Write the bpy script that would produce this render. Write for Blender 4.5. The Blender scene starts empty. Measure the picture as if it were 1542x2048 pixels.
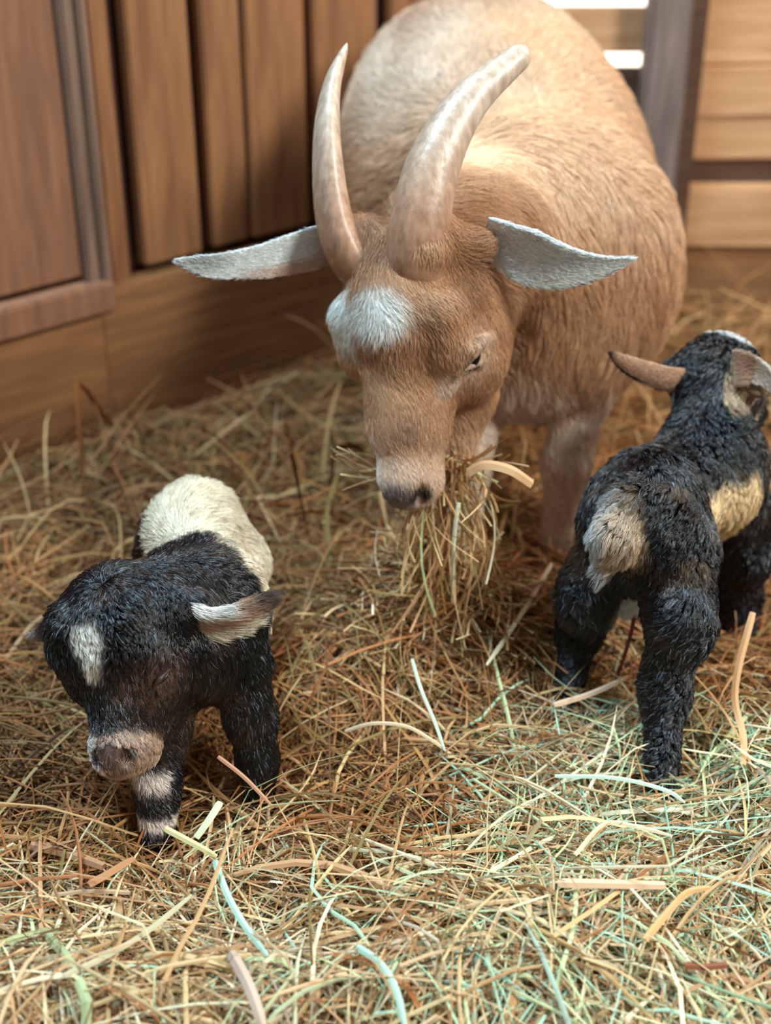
import bpy, math, random
import numpy as np
from mathutils import Vector, Matrix
from mathutils.kdtree import KDTree

rnd = random.Random(7)
R = np.random.default_rng(11)
SC = bpy.context.scene
COL = SC.collection
DETAIL = 1.0

# ------------------------------------------------------------------ camera
F_PX, PITCH, CAM_H = 2700.0, math.radians(28.0), 0.75
cam_data = bpy.data.cameras.new('camera')
cam = bpy.data.objects.new('camera', cam_data); COL.objects.link(cam)
cam.location = (0, 0, CAM_H)
cam.rotation_euler = (math.radians(90) - PITCH, 0, 0)
cam_data.sensor_fit = 'VERTICAL'; cam_data.sensor_height = 36.0
cam_data.lens = F_PX / 2048 * 36.0
cam_data.clip_start = 0.02; cam_data.clip_end = 60
cam_data.dof.use_dof = True
cam_data.dof.focus_distance = 1.04
cam_data.dof.aperture_fstop = 3.6
SC.camera = cam

# ------------------------------------------------------------------ light
SC.view_settings.view_transform = 'Standard'
SC.view_settings.look = 'None'
SC.view_settings.gamma = 1.0
SC.view_settings.exposure = 0.12
SC.view_settings.use_curve_mapping = False
SC.cycles.use_denoising = True
SC.cycles.max_bounces = 8
world = bpy.data.worlds.new('sky'); SC.world = world; world.use_nodes = True
wn = world.node_tree; bg = wn.nodes['Background']
bg.inputs[0].default_value = (1.0, 0.86, 0.72, 1)
_tc = wn.nodes.new('ShaderNodeTexCoord'); _sx = wn.nodes.new('ShaderNodeSeparateXYZ'); wn.links.new(_tc.outputs['Generated'], _sx.inputs[0])
_m1 = wn.nodes.new('ShaderNodeMapRange'); _m1.inputs[1].default_value = .75; _m1.inputs[2].default_value = .95; _m1.inputs[3].default_value = 0; _m1.inputs[4].default_value = 3.0
_m2 = wn.nodes.new('ShaderNodeMath'); _m2.operation = 'ADD'; _m2.inputs[1].default_value = 0.25   # dim barn, sunlit yard behind it
wn.links.new(_sx.outputs[1], _m1.inputs[0]); wn.links.new(_m1.outputs[0], _m2.inputs[0]); wn.links.new(_m2.outputs[0], bg.inputs[1])

def area(name, loc, target, size, power, color, size_y=None):
    l = bpy.data.lights.new(name, 'AREA'); l.energy = power; l.color = color
    l.shape = 'RECTANGLE'; l.size = size; l.size_y = size_y or size
    o = bpy.data.objects.new(name, l); COL.objects.link(o); o.location = loc
    d = Vector(target) - Vector(loc)
    o.rotation_euler = d.to_track_quat('-Z', 'Y').to_euler()
    return o
area('cool_top_light', (-0.7, 1.1, 2.6), (0.0, 1.0, 0.1), 0.6, 85, (0.56, 0.84, 1.0))  # unseen area light added overhead for cool top highlights, no door there
area('right_front_fill', (1.5, 0.1, 1.9), (0.2, 0.8, 0.0), 0.5, 58, (0.98, 1.0, 0.92))  # unseen area light added to the right of the camera, not a window
area('back_window_daylight', (1.35, 1.95, 1.6), (0.1, 1.5, 0.35), 0.5, 20, (1.0, 0.93, 0.82))

# ------------------------------------------------------------------ geometry of the view (used to measure the place)
CP, SP = math.cos(PITCH), math.sin(PITCH)
FWD = np.array([0, CP, -SP]); UPV = np.array([0, SP, CP]); RGT = np.array([1.0, 0, 0])
CAMP = np.array([0, 0, CAM_H])
def ray(px, py):
    d = FWD + (px - 771) / F_PX * RGT + (1024 - py) / F_PX * UPV
    return d
def at(px, py, Y):
    d = ray(px, py); return CAMP + d * (Y / d[1])
def atz(px, py, z=0.0):
    d = ray(px, py); return CAMP + d * ((z - CAM_H) / d[2])
def nrm(v):
    v = np.asarray(v, float); return v / (np.linalg.norm(v, axis=-1, keepdims=True) + 1e-12)

# ------------------------------------------------------------------ object helpers
def tag(o, label=None, cat=None, group=None, kind=None):
    if label: o['label'] = label
    if cat: o['category'] = cat
    if group: o['group'] = group
    if kind: o['kind'] = kind
    return o
def empty(name, loc):
    o = bpy.data.objects.new(name, None); COL.objects.link(o); o.location = Vector(loc)
    o.empty_display_size = 0.05
    return o
def np_mesh(name, V, Fq, mat, parent=None, col=None, smooth=True):
    V = np.asarray(V, np.float32); me = bpy.data.meshes.new(name)
    faces = [np.asarray(f, np.int32) for f in (Fq if isinstance(Fq, (list, tuple)) else [Fq])]
    nl = sum(f.size for f in faces); nf = sum(len(f) for f in faces)
    me.vertices.add(len(V)); me.vertices.foreach_set('co', V.ravel())
    me.loops.add(nl); me.polygons.add(nf)
    me.loops.foreach_set('vertex_index', np.concatenate([f.ravel() for f in faces]))
    ls = np.concatenate([[0], np.cumsum(np.concatenate([np.full(len(f), f.shape[1]) for f in faces]))[:-1]]).astype(np.int32)
    me.polygons.foreach_set('loop_start', ls)
    me.update(calc_edges=True); me.validate()
    me.polygons.foreach_set('use_smooth', np.full(len(me.polygons), smooth))
    if col is not None:
        a = me.color_attributes.new('col', 'FLOAT_COLOR', 'POINT')
        c = np.ones((len(V), 4), np.float32); c[:, :3] = col
        a.data.foreach_set('color', c.ravel())
    me.materials.append(mat)
    o = bpy.data.objects.new(name, me); COL.objects.link(o)
    if parent is not None:
        o.parent = parent; o.matrix_parent_inverse = Matrix.Translation(-world_loc(parent))
    return o
def world_loc(o):
    v = Vector(o.location) if o.type == 'EMPTY' else Vector((0, 0, 0))
    return v
def noise3(p, seed=0, freq=10.0):
    g = np.random.default_rng(1000 + seed); out = np.zeros(len(p))
    for k in range(7):
        w = g.normal(size=3) * freq * (0.5 + 0.25 * k); out += np.sin(p @ w + g.uniform(0, 6.28))
    return out / 2.6
def sstep(a, b, x):
    t = np.clip((x - a) / (b - a), 0, 1); return t * t * (3 - 2 * t)

# ------------------------------------------------------------------ materials
def new_mat(name):
    m = bpy.data.materials.new(name); m.use_nodes = True
    return m, m.node_tree, m.node_tree.nodes['Principled BSDF']
def attr_mat(name, rough=0.5, spec=0.5, sheen=0.0, transl=0.0):
    m, nt, b = new_mat(name)
    a = nt.nodes.new('ShaderNodeAttribute'); a.attribute_name = 'col'
    nt.links.new(a.outputs['Color'], b.inputs['Base Color'])
    b.inputs['Roughness'].default_value = rough
    b.inputs['Specular IOR Level'].default_value = spec
    b.inputs['Sheen Weight'].default_value = sheen
    if transl > 0:
        t = nt.nodes.new('ShaderNodeBsdfTranslucent'); mx = nt.nodes.new('ShaderNodeMixShader')
        nt.links.new(a.outputs['Color'], t.inputs['Color']); mx.inputs[0].default_value = transl
        nt.links.new(b.outputs[0], mx.inputs[1]); nt.links.new(t.outputs[0], mx.inputs[2])
        nt.links.new(mx.outputs[0], nt.nodes['Material Output'].inputs['Surface'])
    return m
def wood_mat(name, c1, c2, axis='Z', rough=0.75, scale=9.0, knots=True):
    m, nt, b = new_mat(name); N = nt.nodes; L = nt.links
    tc = N.new('ShaderNodeTexCoord'); mp = N.new('ShaderNodeMapping')
    s = {'Z': (7, 7, 0.7), 'X': (0.7, 7, 7)}[axis]
    mp.inputs['Scale'].default_value = s
    L.new(tc.outputs['Object'], mp.inputs[0])
    nz = N.new('ShaderNodeTexNoise'); nz.inputs['Scale'].default_value = scale; nz.inputs['Detail'].default_value = 8; nz.inputs['Distortion'].default_value = 0.6
    L.new(mp.outputs[0], nz.inputs['Vector'])
    rp = N.new('ShaderNodeValToRGB'); rp.color_ramp.elements[0].position = 0.3; rp.color_ramp.elements[1].position = 0.72
    rp.color_ramp.elements[0].color = (*c1, 1); rp.color_ramp.elements[1].color = (*c2, 1)
    L.new(nz.outputs['Fac'], rp.inputs[0])
    n2 = N.new('ShaderNodeTexNoise'); n2.inputs['Scale'].default_value = 5.0; n2.inputs['Detail'].default_value = 3
    L.new(tc.outputs['Object'], n2.inputs['Vector'])
    mx = N.new('ShaderNodeMixRGB'); mx.blend_type = 'MULTIPLY'; mx.inputs[0].default_value = 0.55
    r2 = N.new('ShaderNodeValToRGB'); r2.color_ramp.elements[0].color = (0.62, 0.55, 0.5, 1); r2.color_ramp.elements[1].color = (1.1, 1.05, 1.0, 1)
    L.new(n2.outputs['Fac'], r2.inputs[0]); L.new(rp.outputs[0], mx.inputs[1]); L.new(r2.outputs[0], mx.inputs[2])
    L.new(mx.outputs[0], b.inputs['Base Color'])
    bp = N.new('ShaderNodeBump'); bp.inputs['Strength'].default_value = 0.35; bp.inputs['Distance'].default_value = 0.004
    L.new(nz.outputs['Fac'], bp.inputs['Height']); L.new(bp.outputs[0], b.inputs['Normal'])
    b.inputs['Roughness'].default_value = rough
    return m
M_WOOD = wood_mat('barn_board', (0.20, 0.085, 0.035), (0.36, 0.17, 0.07))
M_WOODH = wood_mat('base_board', (0.22, 0.10, 0.04), (0.37, 0.18, 0.075), 'X')
M_WOODR = wood_mat('door_board', (0.19, 0.085, 0.045), (0.33, 0.16, 0.09))
M_STILE = wood_mat('grey_stile', (0.17, 0.10, 0.075), (0.30, 0.19, 0.14))
M_DARK = wood_mat('dark_backing', (0.055, 0.018, 0.012), (0.11, 0.035, 0.022))
M_PALE = wood_mat('pale_plank', (0.50, 0.26, 0.12), (0.74, 0.44, 0.24), 'X')
M_POST = wood_mat('weathered_post', (0.14, 0.10, 0.09), (0.28, 0.21, 0.19))
M_GAP = wood_mat('shadow_batten', (0.08, 0.04, 0.025), (0.15, 0.08, 0.05), 'X')
M_FUR = attr_mat('fur', 0.55, 0.35, 0.0, 0.0)
M_FURK = attr_mat('kid_fur', 0.27, 0.65, 0.0, 0.0)
M_SKIN = attr_mat('skin', 0.7, 0.2)
M_HAY = attr_mat('hay', 0.6, 0.3, 0.0, 0.15)

# ------------------------------------------------------------------ wall, floor
WL0 = np.array([-0.388, 1.605]); WLD = nrm([0.716, 0.698]); WLN = np.array([WLD[1], -WLD[0]])
WL_ANG = math.atan2(WLD[1], WLD[0])
def wall_hit(px, py):
    d = ray(px, py); n = np.array([WLN[0], WLN[1], 0])
    t = np.dot(np.array([WL0[0], WL0[1], 0]) - CAMP, n) / np.dot(d, n)
    p = CAMP + d * t
    return float(np.dot(p[:2] - WL0, WLD)), float(p[2])
def bev_box(name, size, mat, bevel=0.003):
    sx, sy, sz = size; b = bevel
    me = bpy.data.meshes.new(name)
    import bmesh
    bm = bmesh.new(); bmesh.ops.create_cube(bm, size=1.0)
    bmesh.ops.scale(bm, vec=(sx, sy, sz), verts=bm.verts)
    bmesh.ops.bevel(bm, geom=list(bm.edges), offset=b, segments=2, affect='EDGES')
    bm.to_mesh(me); bm.free(); me.materials.append(mat)
    return bpy.data.objects.new(name, me)
def wall_board(name, u0, u1, z0, z1, mat, front=0.0, thick=0.022, parent=None, label=None):
    """board on the left wall; front = distance of its face in front of the wall plane"""
    o = bev_box(name, (u1 - u0, thick, z1 - z0), mat); COL.objects.link(o)
    c = WL0 + WLD * (u0 + u1) / 2 + WLN * (front - thick / 2)
    o.location = (c[0], c[1], (z0 + z1) / 2); o.rotation_euler = (0, 0, WL_ANG)
    if parent is not None: o.parent = parent
    else: o['kind'] = 'structure'
    if label: o['label'] = label
    return o
def U(px, py): return wall_hit(px, py)[0]
def Zw(px, py): return wall_hit(px, py)[1]
ZT = 1.5
wall_left = wall_board('wall_left', -0.9, 0.80, -0.05, ZT, M_DARK, -0.035, 0.03)
U0 = U(205, 300)
edges = [(U(207, 300), U(247, 300)), (U(277, 300), U(397, 300)), (U(424, 300), U(500, 300)), (U(506, 300), U(620, 300)),
         (U(640, 300), U(640, 300) + 0.12), (U(640, 300) + 0.145, U(640, 300) + 0.27), (U(640, 300) + 0.285, U(640, 300) + 0.40)]
zb = Zw(335, 525)
for i, (a, b) in enumerate(edges):
    wall_board('trim_%d' % (i + 1), a, b, zb if i else 0.1, ZT, M_WOOD, -0.004 if i % 2 else -0.008, 0.022)
zbt = Zw(300, 585)
wall_board('baseboard_left', U(205, 700), 0.79, -0.04, zb - 0.012, M_WOODH, 0.006, 0.035)
wall_board('baseboard_lower', -0.8, 0.79, -0.04, Zw(500, 765), M_WOODH, 0.022, 0.016)
# panelled door leaf at the far left
ud0, ud1 = -0.62, U(203, 400)
zp = Zw(100, 578)
door = bpy.data.objects.new('door_1', None); COL.objects.link(door); door['kind'] = 'structure'
wall_board('door_panel', ud0, U(160, 400), zp, ZT, M_WOODR, -0.012, 0.02, door)
wall_board('door_stile', U(161, 400), U(186, 400), zp - 0.012, ZT, M_STILE, 0.002, 0.03, door)
wall_board('door_stile', U(187, 400), ud1, zp - 0.02, ZT, M_STILE, 0.010, 0.03, door)
wall_board('door_rail', ud0, ud1, Zw(100, 650), zp - 0.006, M_WOODR, 0.014, 0.035, door)
wall_board('door_kickboard', ud0, ud1 + 0.03, -0.04, Zw(100, 655), M_WOODH, 0.004, 0.03, door)

YR = 2.17
def rz(py): return float(at(1450, py, YR)[2])
def right_board(name, x0, x1, z0, z1, mat, front=0.0, thick=0.02, tilt=0.0):
    o = bev_box(name, (x1 - x0, thick, z1 - z0), mat); COL.objects.link(o)
    o.location = ((x0 + x1) / 2, YR - front + thick / 2, (z0 + z1) / 2); o.rotation_euler = (0, tilt, 0)
    o['kind'] = 'structure'; return o
XL, XR = 0.16, 1.5
right_board('wall_right', XL, XR, -0.05, rz(488), M_WOODH, 0.0)
right_board('trim_11', XL, XR, rz(492), rz(368), M_PALE, 0.012, 0.02, 0.004)
right_board('trim_12', 0.455, XR, rz(372), rz(312), M_GAP, -0.012, 0.01, 0.0)
right_board('trim_13', 0.455, XR, rz(314), rz(225), M_PALE, 0.0, 0.02, -0.012)
right_board('trim_14', 0.455, XR, rz(223), rz(120), M_PALE, 0.004, 0.02, -0.02)
right_board('trim_15', 0.455, XR, rz(118), rz(-60), M_PALE, 0.0, 0.02, -0.02)
right_board('trim_16', 0.455, XR, rz(-62), 1.3, M_PALE, 0.0, 0.02, 0)
right_board('trim_17', XL, 0.455, rz(368), rz(136), M_GAP, 0.0, 0.02)
right_board('trim_18', XL, 0.455, rz(106), rz(15), M_PALE, 0.0, 0.02)
right_board('trim_19', XL, 0.455, rz(-60), 1.3, M_PALE, 0.0, 0.02)
post = bev_box('trim_20', (0.062, 0.06, 1.5), M_POST, 0.006); COL.objects.link(post)
xp = at(1322, 150, YR - 0.03)[0]; post.location = (xp, YR - 0.045, 0.7); post['kind'] = 'structure'
post2 = bev_box('trim_21', (0.034, 0.03, 1.5), M_GAP, 0.004); COL.objects.link(post2)
post2.location = (xp + 0.046, YR - 0.018, 0.7); post2['kind'] = 'structure'

# ------------------------------------------------------------------ ground heights
def gz(x, y):
    x = np.asarray(x, float); y = np.asarray(y, float)
    h = 0.010 * np.sin(5.1 * x + 1.3) * np.sin(6.3 * y) + 0.006 * np.sin(17 * x + 9 * y) + 0.004 * np.sin(31 * y - 13 * x)
    def bump(cx, cy, rx, ry, a): return a * np.exp(-((x - cx) / rx) ** 2 - ((y - cy) / ry) ** 2)
    h = h + bump(0.17, 0.735, 0.20, 0.09, 0.030) + bump(-0.10, 0.64, 0.25, 0.05, 0.03)
    h = h + bump(0.05, 1.10, 0.12, 0.11, 0.060) + bump(-0.45, 1.5, 0.25, 0.25, 0.005) + bump(0.33, 0.85, 0.05, 0.15, 0.02)
    h = h + bump(-0.06, 0.745, 0.07, 0.05, 0.010)
    return h - 0.012
gx, gy = np.meshgrid(np.linspace(-1.6, 1.7, 260), np.linspace(0.3, 2.5, 200))
V = np.stack([gx.ravel(), gy.ravel(), (gz(gx, gy) - 0.012).ravel()], 1)
ii = np.arange(199)[:, None] * 260 + np.arange(259)[None, :]
Fq = np.stack([ii, ii + 1, ii + 261, ii + 260], -1).reshape(-1, 4)
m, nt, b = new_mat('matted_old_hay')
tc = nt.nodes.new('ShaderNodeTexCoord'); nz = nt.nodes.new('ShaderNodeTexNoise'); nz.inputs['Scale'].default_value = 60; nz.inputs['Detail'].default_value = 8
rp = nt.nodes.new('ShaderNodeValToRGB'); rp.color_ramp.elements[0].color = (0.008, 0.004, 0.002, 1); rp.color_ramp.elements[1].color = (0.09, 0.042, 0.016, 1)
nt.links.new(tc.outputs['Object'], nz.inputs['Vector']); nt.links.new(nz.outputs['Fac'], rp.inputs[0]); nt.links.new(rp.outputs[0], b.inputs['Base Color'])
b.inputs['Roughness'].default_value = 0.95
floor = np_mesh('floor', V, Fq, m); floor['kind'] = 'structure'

# ------------------------------------------------------------------ implicit surfaces for the animals
class Frame:
    def __init__(s, o, f, u, k=(1, 1, 1)):
        s.k = np.asarray(k, float); s.o = np.asarray(o, float); s.F = nrm(f); u = np.asarray(u, float)
        s.U = nrm(u - np.dot(u, s.F) * s.F); s.S = np.cross(s.U, s.F)   # S is the animal's left
    def __call__(s, f, u, l=0.0): return s.o + s.F * (f * s.k[0]) + s.U * (u * s.k[1]) + s.S * (l * s.k[2])
    def local(s, p): q = p - s.o; return np.stack([q @ s.F, q @ s.U, q @ s.S], -1) / s.k
class Body:
    def __init__(s): s.pr = []
    def cone(s, a, b, ra, rb, k=0.015, flow=None, L=1.0):
        a = np.asarray(a, float); b = np.asarray(b, float)
        s.pr.append(('c', a, b, ra, rb, k, nrm(b - a) if flow is None else nrm(flow), L, 1)); return s
    def ell(s, c, r, fr=None, k=0.015, flow=(0, 0, -1), L=1.0):
        ax = np.eye(3) if fr is None else np.stack([fr.F, fr.U, fr.S])
        s.pr.append(('e', np.asarray(c, float), ax, np.asarray(r, float), 0, k, nrm(flow), L, 1)); return s
    def cut(s, a, b, ra, rb, k=0.004):
        s.pr.append(('c', np.asarray(a, float), np.asarray(b, float), ra, rb, k, np.zeros(3), 1.0, -1)); return s
    def one(s, q, P):
        if q[0] == 'c':
            a, b, ra, rb = q[1:5]; ab = (b - a).astype(P.dtype); dd = float(ab @ ab) + 1e-12
            pa = P - a.astype(P.dtype); t = np.clip((pa @ ab) / dd, 0, 1)
            w = pa - t[..., None] * ab
            return np.sqrt(np.einsum('...i,...i', w, w)) - (ra + t * (rb - ra))
        c, ax, r = q[1:4]; l = (P - c.astype(P.dtype)) @ ax.T.astype(P.dtype)
        l1 = l / r.astype(P.dtype); l2 = l1 / r.astype(P.dtype)
        k0 = np.sqrt(np.einsum('...i,...i', l1, l1)); k1 = np.sqrt(np.einsum('...i,...i', l2, l2)) + 1e-9
        return k0 * (k0 - 1) / k1
    def sdf(s, P):
        d = None
        for q in s.pr:
            e = self_e = s.one(q, P); k = q[5]
            if d is None: d = e; continue
            if q[8] > 0:
                h = np.clip(0.5 + 0.5 * (d - e) / k, 0, 1); d = d * (1 - h) + e * h - k * h * (1 - h)
            else:
                h = np.clip(0.5 - 0.5 * (d + e) / k, 0, 1); d = d * (1 - h) - e * h + k * h * (1 - h)
        return d
    def grad(s, P, e=0.0008):
        g = np.stack([s.sdf(P + np.array(v) * e) - s.sdf(P - np.array(v) * e) for v in ((1, 0, 0), (0, 1, 0), (0, 0, 1))], -1)
        return nrm(g)
    def fields(s, P, sig=0.008):
        W = np.zeros(len(P)); Fl = np.zeros((len(P), 3)); L = np.zeros(len(P))
        for q in s.pr:
            if q[8] < 0: continue
            w = np.exp(-np.clip(s.one(q, P), -0.01, 1) / sig) + 1e-9
            W += w; Fl += w[:, None] * q[6]; L += w * q[7]
        return nrm(Fl), L / W
    def bounds(s, pad=0.02):
        lo, hi = [], []
        for q in s.pr:
            if q[8] < 0: continue
            if q[0] == 'c':
                for c, r in ((q[1], q[3]), (q[2], q[4])): lo.append(c - r); hi.append(c + r)
            else: r = q[3].max(); lo.append(q[1] - r); hi.append(q[1] + r)
        return np.min(lo, 0) - pad, np.max(hi, 0) + pad
    def mesh(s, h):
        lo, hi = s.bounds(); n = np.ceil((hi - lo) / h).astype(int) + 1
        ax = [lo[i] + h * np.arange(n[i]) for i in range(3)]
        D = np.empty(n, np.float32)
        for i in range(n[0]):
            Y, Z = np.meshgrid(ax[1], ax[2], indexing='ij')
            P = np.stack([np.full_like(Y, ax[0][i]), Y, Z], -1).astype(np.float32)
            D[i] = s.sdf(P)
        S = D < 0
        c = [S[dx:n[0] - 1 + dx, dy:n[1] - 1 + dy, dz:n[2] - 1 + dz] for dx in (0, 1) for dy in (0, 1) for dz in (0, 1)]
        cnt = sum(x.astype(np.int8) for x in c); act = (cnt > 0) & (cnt < 8)
        idx = -np.ones(act.shape, np.int64); cells = np.argwhere(act); idx[act] = np.arange(len(cells))
        acc = np.zeros((len(cells), 3)); num = np.zeros(len(cells)); X, Y, Z = cells.T
        for d in range(3):
            o = [e for e in range(3) if e != d]
            for a in (0, 1):
                for bb in (0, 1):
                    off = np.zeros(3, int); off[o[0]] = a; off[o[1]] = bb; of2 = off.copy(); of2[d] = 1
                    v0 = D[X + off[0], Y + off[1], Z + off[2]]; v1 = D[X + of2[0], Y + of2[1], Z + of2[2]]
                    mk = (v0 < 0) != (v1 < 0); t = np.where(mk, v0 / np.where(mk, v0 - v1, 1), 0)
                    pt = off[None, :] + 0.0 * acc; pt = pt.astype(float); pt[:, d] += t
                    acc[mk] += pt[mk]; num[mk] += 1
        V = (cells + acc / num[:, None]) * h + lo
        quads = []
        for d in range(3):
            o = [(d + 1) % 3, (d + 2) % 3]
            sl0 = [slice(1, n[e] - 1) for e in range(3)]; sl0[d] = slice(0, n[d] - 1); sl1 = list(sl0); sl1[d] = slice(1, n[d])
            a, bq = S[tuple(sl0)], S[tuple(sl1)]
            E = np.argwhere(a != bq); flip = a[a != bq]
            for e in range(3):
                if e != d: E[:, e] += 1
            def cell(da, db):
                q = E.copy(); q[:, o[0]] -= da; q[:, o[1]] -= db; return idx[q[:, 0], q[:, 1], q[:, 2]]
            Q = np.stack([cell(0, 0), cell(1, 0), cell(1, 1), cell(0, 1)], 1)
            Q[~flip] = Q[~flip][:, ::-1]; quads.append(Q)
        Q = np.concatenate(quads); Q = Q[(Q >= 0).all(1)]
        for _ in range(2):
            g = s.grad(V); V = V - g * np.clip(s.sdf(V), -h, h)[:, None]
        s.V, s.Q, s.N = V, Q, s.grad(V)
        return V, Q
    def hit(s, px, py, t0=0.6, t1=2.3):
        d = nrm(ray(px, py)); t = t0
        for _ in range(200):
            p = CAMP + d * t; v = float(s.sdf(p[None])[0])
            if v < 0.0005: break
            t += v * 0.7
            if t > t1: break
        p = CAMP + d * t
        return p, s.grad(p[None])[0]

def tris_of(Q): return np.concatenate([Q[:, [0, 1, 2]], Q[:, [0, 2, 3]]])

def make_fur(name, V, Q, Nv, n, field, colf, parent, mat, rad=0.00022, seed=1, lift=0.35, clump=0.5, nclump=2500,
             curl=0.15, grav=0.2, skip=None, steps=5, wob=0.5, wfreq=25, cvar=.2, glint=0.0):
    """hair strands; field(P) -> flow, length (m)"""
    g = np.random.default_rng(seed); T = tris_of(Q)
    a, b, c = V[T[:, 0]], V[T[:, 1]], V[T[:, 2]]
    ar = np.linalg.norm(np.cross(b - a, c - a), axis=1)
    ctr = (a + b + c) / 3; nn = Nv[T[:, 0]]
    face = (nn * nrm(CAMP - ctr)).sum(1); w = ar * (0.25 + 0.75 * sstep(-0.5, 0.0, face))
    n = int(n * DETAIL); t = g.choice(len(T), n, p=w / w.sum())
    r1 = np.sqrt(g.random(n)); r2 = g.random(n); A, B, Cc = 1 - r1, r1 * (1 - r2), r1 * r2
    P = A[:, None] * a[t] + B[:, None] * b[t] + Cc[:, None] * c[t]
    N = nrm(A[:, None] * Nv[T[t, 0]] + B[:, None] * Nv[T[t, 1]] + Cc[:, None] * Nv[T[t, 2]])
    if skip is not None:
        keep = skip(P, g); P, N = P[keep], N[keep]
    n = len(P)
    Fl, L = field(P)
    tg = nrm(Fl - (Fl * N).sum(1, keepdims=True) * N + g.normal(size=(n, 3)) * 0.02)
    bt = np.cross(N, tg)
    ang = wob * noise3(P, seed, wfreq) + g.normal(size=n) * 0.18
    tg = tg * np.cos(ang)[:, None] + bt * np.sin(ang)[:, None]
    lf = np.clip(lift * (1 + 0.5 * noise3(P, seed + 5, wfreq * 1.3)) + g.normal(size=n) * 0.06, 0.06, 0.95)
    d0 = nrm(N * lf[:, None] + tg * (1 - lf)[:, None])
    L = L * g.uniform(0.65, 1.15, n)
    bend = nrm(tg * 0.8 + np.array([0, 0, -grav]) - N * 0.15)
    S = np.linspace(0, 1, steps)
    ph = g.uniform(0, 6.28, n)
    PT = np.empty((n, steps, 3))
    for j, sj in enumerate(S):
        PT[:, j] = P + L[:, None] * (d0 * sj * (1 - 0.45 * sj) + bend * 0.45 * sj * sj
                   + curl * 0.25 * sj * (np.cos(ph + 4 * sj)[:, None] * np.cross(d0, N) + np.sin(ph + 4 * sj)[:, None] * N * 0.6))
    if clump > 0:
        k = min(nclump, n); ci = g.choice(n, k, replace=False); kd = KDTree(k)
        for i, q in enumerate(P[ci]): kd.insert(q, i)
        kd.balance()
        near = np.fromiter((kd.find(q)[1] for q in P), np.int64, n)
        cp = PT[ci[near]]; cw = clump * g.uniform(0.6, 1.1, n)
        for j, sj in enumerate(S):
            off = cp[:, j]
            PT[:, j] = PT[:, j] * (1 - (cw * sj ** 1.4)[:, None]) + off * (cw * sj ** 1.4)[:, None]
    hc = bpy.data.hair_curves.new(name); hc.add_curves([steps] * n)
    hc.attributes['position'].data.foreach_set('vector', PT.astype(np.float32).ravel())
    ra = hc.attributes.get('radius') or hc.attributes.new('radius', 'FLOAT', 'POINT')
    rr = rad * (1 - 0.85 * S ** 2)[None, :] * g.uniform(0.7, 1.25, n)[:, None]
    ra.data.foreach_set('value', rr.astype(np.float32).ravel())
    C = colf(P, N) * g.uniform(0.7, 1.2, n)[:, None]
    lum = C.max(1)
    if clump > 0:
        e = (g.normal(size=k) * cvar)[near] * (1 - .85 * sstep(.1, .5, lum)); C = C * np.clip(np.exp(e), .4, 3.0)[:, None]
    if glint > 0:      # scattered bluish lighter hairs: highlights painted into the black coat's colour
        gm = (g.random(n) < glint * (1 + .8 * noise3(P, seed + 9, 30))) & (lum < .12); C[gm] = np.array([.16, .185, .23]) * g.uniform(.4, 1.5, (gm.sum(), 1))
    cc = np.ones((n, 4), np.float32); cc[:, :3] = np.clip(C, 0, 1)
    at_ = hc.attributes.new('col', 'FLOAT_COLOR', 'CURVE'); at_.data.foreach_set('color', cc.ravel())
    hc.materials.append(mat)
    o = bpy.data.objects.new(name, hc); COL.objects.link(o)
    o.parent = parent
    root = parent
    while root.parent is not None: root = root.parent
    o.matrix_parent_inverse = Matrix.Identity(4) if parent.type != 'EMPTY' else Matrix.Translation(-Vector(parent.location))
    return o

def mixc(a, b, t): return np.asarray(a) * (1 - t[:, None]) + np.asarray(b) * t[:, None]

def loft(rings, closed_tip=True):
    """rings: (n, m, 3) -> verts, quads with end fans"""
    n, m_, _ = rings.shape; V = rings.reshape(-1, 3); q = []
    i = np.arange(n - 1)[:, None] * m_; j = np.arange(m_)[None, :]; j2 = (j + 1) % m_
    q = np.stack([i + j, i + j2, i + m_ + j2, i + m_ + j], -1).reshape(-1, 4)
    V = np.concatenate([V, rings[0].mean(0)[None], rings[-1].mean(0)[None]])
    a = len(V) - 2; k = np.arange(m_); k2 = (k + 1) % m_
    t = np.concatenate([np.stack([np.full(m_, a), k2, k], 1), np.stack([np.full(m_, a + 1), (n - 1) * m_ + k, (n - 1) * m_ + k2], 1)])
    return V, [q, t]
def catmull(P, n):
    P = np.asarray(P, float); K = len(P); out = []
    Q = np.vstack([2 * P[0] - P[1], P, 2 * P[-1] - P[-2]])
    for x in np.linspace(0, K - 1 - 1e-9, n):
        i = int(x); t = x - i; a, b, c, d = Q[i], Q[i + 1], Q[i + 2], Q[i + 3]
        out.append(0.5 * (2 * b + (c - a) * t + (2 * a - 5 * b + 4 * c - d) * t * t + (3 * b - a - 3 * c + d) * t ** 3))
    return np.array(out)

def vnormals(V, Q):
    N = np.zeros_like(V)
    for T in (Q[:, [0, 1, 2]], Q[:, [0, 2, 3]]):
        fn = np.cross(V[T[:, 1]] - V[T[:, 0]], V[T[:, 2]] - V[T[:, 0]])
        for k in range(3): np.add.at(N, T[:, k], fn)
    return nrm(N)

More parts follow.
